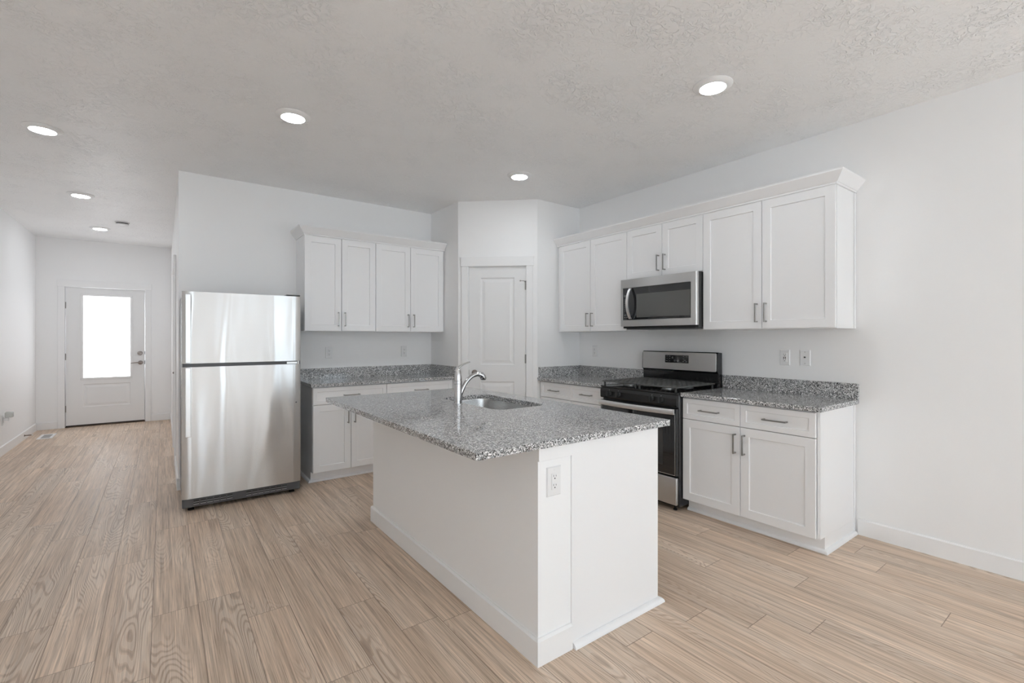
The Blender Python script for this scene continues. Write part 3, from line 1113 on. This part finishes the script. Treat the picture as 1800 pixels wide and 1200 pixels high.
outlet('white outlet on the end of the kitchen island', (1.3115, 1.478 - .0005, .735), 0, w=.078, h=.122)
outlet('white outlet low on the hall wall holding a night light', (XL + .0005, 7.76, .392), PI / 2)
t = thing('cable_plate', 'white wall plate with a single dark jack beside the charging outlet', 'wall plate', (XR - .0005, 1.494, 1.186), -PI / 2)
m = MB().loft([rect_loop(-.036, .036, -.059, .059, -.0005), rect_loop(-.036, .036, -.059, .059, -.002), rect_loop(-.032, .032, -.055, .055, -.0065)])
obj('cover_plate', m, M['plate'], t)
m = MB().lathe([(.0055, -.0067), (.0055, -.013), (.003, -.013), (.003, -.010), (0, -.010)], 16, (0, 0, .004), 'y')
obj('jack', m, M['slot'], t, smooth=40)
for z in (-.042, .042):
    obj('screw', MB().lathe([(.003, -.0067), (.003, -.0078), (0, -.008)], 12, (0, 0, z), 'y'), M['nickel'], t)
t = thing('night_light', 'small plug-in night light in the low hall wall outlet', 'night light', (XL + .0105, 7.76, .41), PI / 2)
obj('base', MB().box(-.022, .022, -.045, -.0008, -.03, .01, .006, 3), M['plate'], t, smooth=40)
obj('shade', MB().box(-.028, .028, -.078, -.012, .0108, .075, .010, 3), M['night'], t, smooth=40)

# ================================================================= refrigerator
FX0, FX1, FY = .1125, .955, 4.348
fr = thing('refrigerator', 'stainless steel top freezer refrigerator against the back wall', 'refrigerator', (FX0, FY, 0))
W = FX1 - FX0
obj('body', MB().box(.006, W - .006, .068, .66, .04, 1.672, .004), M['fridgeside'], fr)
def fdoor(name, z0, z1):
    # shallow bowed stainless front with rounded vertical edges
    pr = []
    n = 24
    for i in range(n + 1):
        u = i / n
        x = W * u
        edge = min(u, 1 - u) * W
        y = .0
        if edge < .010:
            y = .010 - math.sqrt(max(0, .010 ** 2 - (.010 - edge) ** 2))
        y += .003 * (2 * u - 1) ** 2
        pr.append((x, y))
    pr += [(W, .06), (0, .06)]
    m = MB().loft([[(x, y, z0) for x, y in pr], [(x, y, z1) for x, y in pr]])
    return obj(name, m, M['fridge'], fr, smooth=35)
fd = fdoor('freezer_door', 1.136, 1.688)
ld_ = fdoor('door', .100, 1.108)
obj('gasket_strip', MB().box(.004, W - .004, .010, .066, 1.1085, 1.1355), M['darkgrey'], fr)
def fhandle(parent, z0, z1):
    m = MB()
    m.box(.022, .056, -.030, -.024, z0, z1, .002)
    m.box(.026, .034, -.0245, .0045, z0 + .01, z1 - .01)
    return obj('handle', m, M['handle_steel'], parent)
fhandle(fd, 1.142, 1.664)
fhandle(ld_, .580, 1.104)
obj('badge_screw', MB().lathe([(.005, .0015), (.0045, -.001), (0, -.0012)], 16, (.805, 0, .78), 'y'), M['darkgrey'], ld_)
m = MB().box(W - .115, W - .004, .004, .12, 1.6885, 1.700, .003)
obj('hinge_cover', m, M['blackplastic'], fr)
m = MB().box(W - .11, W - .03, .006, .03, 1.112, 1.128).lathe([(.008, 0), (.008, .026)], 14, (W - .02, .006, 1.109))
obj('hinge', m, M['handle_steel'], fr)
m = MB().box(.003, W - .003, .020, .12, .030, .096, .003)
gr = obj('base_grille', m, M['darkgrey'], fr)
for i in range(15):
    if i in (6, 7):
        continue
    x = .075 + i * .0445
    obj('grille_slot', MB().box(x, x + .036, .0188, .0199, .050, .084), M['slot'], gr)
    for za, zb in ((.0485, .0525), (.066, .0685)):
        obj('grille_fin', MB().box(x, x + .036, .0176, .0187, za, zb), M['fin'], gr)
for x in (.06, W - .06):
    obj('foot', MB().lathe([(.022, .0005), (.022, .012), (.012, .014), (.012, .031)], 18, (x, .07, 0)), M['blackplastic'], fr, smooth=40)
for x in (.06, W - .06):
    obj('foot', MB().lathe([(.022, .0005), (.022, .012), (.012, .014), (.012, .041)], 18, (x, .60, 0)), M['blackplastic'], fr, smooth=40)

# ================================================================= stove (faces -x; local x from left end y=2.897 to right end y=2.125)
SYL, SYR, SXF = 2.8965, 2.1245, 3.13
SW = SYL - SYR
st = thing('gas_range', 'black and stainless freestanding gas range between the counters', 'stove', (SXF, SYL, 0), -PI / 2)
SD = XR - SXF - .012
obj('body', MB().box(.0, SW, .035, SD, .035, .897, .003), M['black'], st)
for x in (.05, SW - .05):
    for y in (.06, SD - .06):
        obj('foot', MB().lathe([(.016, .0005), (.016, .010), (.009, .012), (.009, .034)], 14, (x, y, 0)), M['blackplastic'], st, smooth=40)
# control panel
m = MB().loft([[(x, y, z) for y, z in ((.034, .800), (.006, .806), (.0, .815), (.0, .868), (.008, .894), (.034, .897))] for x in (.0, SW)])
cp = obj('control_panel', m, M['blackplastic'], st)
for x in (.105, .207, .55, .636):
    m = MB()
    m.lathe([(.024, .0), (.022, -.012), (.019, -.014)], 28, (x, -.0005, .849), 'y')
    m.box(x - .0055, x + .0055, -.040, -.013, .826, .872, .003, 2)
    obj('knob', m, M['knob'], cp, smooth=40)
m = MB()
for x in (.105, .207, .55, .636):
    m.box(x - .004, x + .004, -.0008, -.0002, .877, .879)
    m.box(x - .03, x - .026, -.0008, -.0002, .85, .853)
obj('panel_marks', m, M['print'], cp)
# oven door
m = MB().box(.003, SW - .003, .0, .033, .275, .790, .005, 2)
dr = obj('oven_door', m, M['glassblack'], st, smooth=40)
m = MB()
for (a, b, c, d_) in ((.012, SW - .012, .281, .284), (.012, .0145, .284, .775), (SW - .0145, SW - .012, .284, .775)):
    m.box(a, b, -.0012, -.0002, c, d_)
obj('door_edge_trim', m, M['handle_steel'], dr)
obj('oven_window', MB().box(.095, SW - .120, -.0012, -.0002, .345, .690), M['ovenwin'], dr)
# bowed handle
pts = []
loops = []
for i in range(25):
    u = i / 24
    x = .008 + (SW - .016) * u
    y = -.022 - .030 * (1 - (2 * u - 1) ** 2)
    loops.append([(x, y - .006, .749), (x, y - .010, .756), (x, y - .010, .782), (x, y - .006, .789), (x, y + .008, .789), (x, y + .008, .749)])
m = MB().loft(loops)
hb = obj('handle', m, M['handle_steel'], dr, smooth=35)
for x in (.012, SW - .036):
    obj('handle_bracket', MB().box(x, x + .024, -.018, -.0003, .756, .782), M['blackplastic'], dr)
# drawer
m = MB().box(.003, SW - .003, .004, .033, .052, .262, .008, 3)
obj('storage_drawer', m, M['steel'], st, smooth=40)
# cooktop
m = MB().box(-.0, SW, .004, SD - .05, .8975, .912, .004, 2)
ck = obj('cooktop', m, M['black'], st, smooth=40)
for (x, y, r) in ((.19, .17, .05), (.58, .17, .045), (.19, .42, .04), (.58, .42, .05)):
    m = MB().lathe([(r * 1.25, .9125), (r * 1.2, .918), (r, .920), (r, .927)], 28, (x, y, 0))
    bn = obj('burner', m, M['aluminium'], st, smooth=40)
    m = MB().lathe([(r * .96, .9272), (r * .96, .932), (r * .9, .935), (0, .936)], 28, (x, y, 0))
    obj('burner_cap', m, M['iron'], bn, smooth=40)
# grates
def grate(x0, x1):
    m = MB()
    y0, y1, z0, z1 = .012, SD - .10, .944, .9555
    b = .016
    m.box(x0, x1, y0, y0 + b, z0, z1, .002).box(x0, x1, y1 - b, y1, z0, z1, .002)
    m.box(x0, x0 + b, y0 + b, y1 - b, z0, z1, .002).box(x1 - b, x1, y0 + b, y1 - b, z0, z1, .002)
    w = x1 - x0
    n = 8
    for k in range(1, n):
        xc = x0 + w * k / n
        m.box(xc - .0115, xc + .0115, y0 + b, y1 - b, z0 + .001, z1 - .0005)
    for yc in (y0 + (y1 - y0) * q for q in (.12, .25, .38, .5, .62, .75, .88)):
        m.box(x0 + b, x1 - b, yc - .014, yc + .014, z0 + .0015, z1 - .0008)
    for xx in (x0 + .012, x1 - .024):
        for yy in (y0 + .01, y1 - .022):
            m.box(xx, xx + .012, yy, yy + .012, .9125, z0)
    obj('grate', m, M['iron'], st)
grate(.008, SW / 2 - .002)
grate(SW / 2 + .002, SW - .008)
# backguard
def bg(x0, x1, prof, name, mat, par=None, bev=0.):
    m = MB().loft([[(x, y, z) for y, z in prof] for x in (x0, x1)])
    return obj(name, m, mat, par or st, bevel=bev)
yb = SD
bk = bg(.004, SW - .004, [(yb - .078, .9125), (yb - .0, .9125), (yb, 1.205), (yb - .058, 1.210), (yb - .074, 1.19), (yb - .078, 1.05), (yb - .060, 1.030), (yb - .058, .955), (yb - .072, .940)], 'backguard', M['black'], bev=.003)
# stainless fascia: rounded rectangle tilted slightly
def rrect(x0, x1, z0, z1, r, n=6):
    pts = []
    for (cx_, cz_, a0) in ((x1 - r, z0 + r, -PI / 2), (x1 - r, z1 - r, 0), (x0 + r, z1 - r, PI / 2), (x0 + r, z0 + r, PI)):
        for k in range(n + 1):
            a = a0 + PI / 2 * k / n
            pts.append((cx_ + r * math.cos(a), cz_ + r * math.sin(a)))
    return pts
pf = rrect(.012, SW - .012, 1.046, 1.203, .012)
yfun = lambda z: yb - .080 + (z - 1.046) * .03
m = MB().loft([[(x, yfun(z) + .004, z) for x, z in pf], [(x, yfun(z) - .001, z) for x, z in pf], [(x + (.0015 if x < SW / 2 else -.0015), yfun(z) - .003, z + (.0015 if z < 1.12 else -.0015)) for x, z in pf]])
fa = obj('control_fascia', m, M['steel'], st)
dx0, dx1, dz0, dz1 = .265, .505, 1.108, 1.177
m = MB().loft([[(x, yfun(z) - .0032, z) for x, z in rrect(dx0, dx1, dz0, dz1, .003)], [(x, yfun(z) - .0045, z) for x, z in rrect(dx0, dx1, dz0, dz1, .003)]])
dsp = obj('display', m, M['glassblack'], fa)
m = MB()
def mark(x, z, w_, h_):
    y = yfun(z) - .0046
    m.box(x - w_ / 2, x + w_ / 2, y - .0003, y, z - h_ / 2, z + h_ / 2)
for (x, z, w_) in ((.285, 1.166, .010), (.313, 1.166, .014), (.285, 1.146, .009), (.313, 1.146, .009), (.283, 1.124, .018), (.313, 1.124, .011), (.343, 1.160, .012), (.343, 1.150, .016), (.453, 1.166, .012), (.483, 1.166, .012), (.453, 1.146, .012), (.468, 1.134, .022), (.453, 1.122, .014), (.483, 1.122, .018)):
    mark(x, z, w_, .0035)
for x in (.367, .398):
    y = yfun(1.128) - .0046
    n = 20
    m.loft([[(x + r * math.cos(2 * PI * k / n), y - .0004, 1.128 + r * .75 * math.sin(2 * PI * k / n)) for k in range(n)] for r in (.0125, .0112)], close_ends=False)
    mark(x, 1.130, .012, .0025); mark(x, 1.125, .010, .0025)
obj('display_marks', m, M['print'], fa)
m = MB().loft([[(x, y, z) for y, z in ((yb - .076, 1.036), (yb - .062, 1.028), (yb - .062, 1.034))] for x in (.07, .34)])
obj('vent_lip', m, M['handle_steel'], bk)

# ================================================================= microwave (faces -x; local x from y=2.870)
MYL, MYR, MXF, MZ0, MZ1 = 2.8700, 2.1075, 3.372, 1.418, 1.8625
MW = MYL - MYR
mw = thing('microwave', 'stainless over-the-range microwave with black window under the short cabinet', 'microwave', (MXF, MYL, MZ0), -PI / 2)
MD = XR - MXF - .003
Hh = MZ1 - MZ0
obj('body', MB().box(.002, MW - .001, .032, MD, .0, Hh - .001, .002), M['blackplastic'], mw)
# stainless door frame with opening, rounded right edge
def mwpt(x):
    e_ = MW - x
    return .018 - math.sqrt(max(0, .018 ** 2 - (.018 - e_) ** 2)) if e_ < .018 else 0.
zb, zt = .018, Hh - .003
gx_0, gx_1, gz_0, gz_1 = .020, MW - .050, .074, .365
m = MB()
bm = m.bm
def strip(xs_, z0, z1):
    for a, b in zip(xs_[:-1], xs_[1:]):
        bm.faces.new([bm.verts.new(p) for p in ((a, mwpt(a), z0), (b, mwpt(b), z0), (b, mwpt(b), z1), (a, mwpt(a), z1))])
xr = [MW - .018 + .018 * math.sin(PI / 2 * k / 8) for k in range(9)]
strip([0, gx_0], zb, zt)
strip([gx_0, gx_1], zb, gz_0)
strip([gx_0, gx_1], gz_1, zt)
strip([gx_1] + xr, zb, zt)
a_, b2_ = rect_loop(gx_0, gx_1, gz_0, gz_1, 0), rect_loop(gx_0 + .003, gx_1 - .003, gz_0 + .003, gz_1 - .003, .008)
for j in range(4):
    bm.faces.new([bm.verts.new(p) for p in (a_[j], a_[(j + 1) % 4], b2_[(j + 1) % 4], b2_[j])])
bm.faces.new([bm.verts.new(p) for p in ((0, 0, zb), (0, 0, zt), (0, .031, zt), (0, .031, zb))])
bm.faces.new([bm.verts.new(p) for p in ((MW, .018, zb), (MW, .018, zt), (MW, .031, zt), (MW, .031, zb))])
for z in (zb, zt):
    bm.faces.new([bm.verts.new(p) for p in [(0, 0, z), (MW - .018, 0, z)] + [(x, mwpt(x), z) for x in xr[1:]] + [(MW, .031, z), (0, .031, z)]])
bmesh.ops.remove_doubles(bm, verts=bm.verts, dist=1e-5)
dm = obj('door', m, M['steel'], mw, smooth=35)
gl = obj('glass_panel', MB().box(gx_0 + .002, gx_1 - .002, .004, .030, gz_0 + .002, gz_1 - .002), M['glassblack'], mw)
obj('window', MB().box(.175, gx_1 - .008, .0026, .0038, gz_0 + .022, gz_1 - .062, .0), M['mwwindow'], gl)
obj('badge', MB().box(.325, .395, .0015, .0025, gz_0 + .026, gz_0 + .036), M['slot'], gl)
m = MB()
for r_ in range(7):
    for c_ in range(2):
        zz = .258 - r_ * .0155 - (.008 if r_ > 2 else 0)
        m.box(.040 + c_ * .022, .044 + c_ * .022, .0032, .0038, zz, zz + .003)
for (x, z, w_) in ((.036, .118, .012), (.052, .120, .008), (.072, .118, .014), (.038, .098, .012), (.062, .098, .014)):
    m.box(x, x + w_, .0032, .0038, z, z + .004)
obj('keypad_marks', m, M['print'], gl)
obj('display', MB().box(.034, .076, .0030, .0038, .284, .302), M['lcd'], gl)
# arched handle
loops = []
for i in range(21):
    u = i / 20
    z = .085 + .272 * u
    y = -.006 - .046 * math.sin(PI * u) ** .8
    x = .118
    th = .011
    loops.append([(x - .013, y - th, z), (x + .013, y - th, z), (x + .013, y, z), (x - .013, y, z)])
m = MB().loft(loops)
obj('handle', m, M['handle_steel'], dm, smooth=40)
obj('underside_vent', MB().box(.03, MW - .01, .04, MD - .02, -.010, -.0005, .003), M['darkgrey'], mw)

# ================================================================= ceiling lights
cl = thing('ceiling_light', 'round ceiling light', 'ceiling light', (2.562, 1.498, ZC), 0, 'round ceiling lights')
m = MB()
prof_ = [(.108, -.0008), (.108, -.004), (.105, -.0065), (.0735, -.0190), (.0712, -.0190), (.0712, -.0008)]
m.loft([[(r * math.cos(2 * PI * k / 56), r * math.sin(2 * PI * k / 56), z) for k in range(56)] for r, z in prof_], closed_path=True)
obj('trim_ring', m, M['trim'], cl, smooth=25)
m = MB().lathe([(.069, -.010), (.0709, -.012), (.0709, -.0190), (.055, -.0204), (.03, -.0212), (.001, -.0214)], 56)
obj('diffuser', m, M['lamp'], cl, smooth=60)
cl['label'] = 'largest round ceiling light, over the outlet end of the island'
dup(cl, (.688, 3.353, ZC), label='round ceiling light in front of the refrigerator')
dup(cl, (2.581, 3.367, ZC), label='round ceiling light nearest the pantry door')
dup(cl, (-.678, 4.598, ZC), label='round hall ceiling light farthest from the front door')
dup(cl, (-.678, 6.492, ZC), label='round ceiling light halfway down the hall')
dup(cl, (-.678, 8.324, ZC), label='round ceiling light nearest the front door')
t = thing('smoke_detector', 'white round smoke detector on the hall ceiling', 'smoke detector', (-.418, 7.742, ZC))
obj('base', MB().lathe([(.075, -.0005), (.075, -.010), (.068, -.012)], 36, cap=False), M['plate'], t, smooth=40)
obj('vent_band', MB().lathe([(.062, -.0122), (.062, -.024)], 36, cap=False), M['darkgrey'], t, smooth=60)
obj('cover', MB().lathe([(.066, -.0245), (.064, -.036), (.045, -.042), (0, -.043)], 36, cap=False), M['plate'], t, smooth=40)

# ================================================================= small floor and wall items
t = thing('floor_vent', 'white floor register in the planks near the front door', 'vent', (-1.262, 8.83, 0))
m = MB()
m.box(-.075, -.045, -.19, .19, .0005, .006, .001).box(.045, .075, -.19, .19, .0005, .006, .001).box(-.045, .045, -.19, -.15, .0005, .006, .001).box(-.045, .045, .15, .19, .0005, .006, .001)
obj('frame', m, M['plate'], t)
m = MB()
for k in range(14):
    y = -.14 + k * .0215
    m.box(-.044, .044, y, y + .010, .001, .0045)
obj('louvers', m, M['print'], t)
t = thing('door_stop', 'bronze spring door stop on the hall baseboard near the floor vent', 'door stop', (XL + .0145, 8.73, .055))
obj('spring', MB().lathe([(.012, 0), (.012, .004), (.005, .006)] + [(.0052 + .0012 * (k % 2), .008 + k * .0025) for k in range(24)] + [(.004, .068)], 14, (0, 0, 0), 'x'), M['brownmetal'], t, smooth=50)
obj('tip', MB().lathe([(.008, .0685), (.009, .074), (.007, .082), (0, .083)], 14, (0, 0, 0), 'x'), M['rubber'], t, smooth=50)
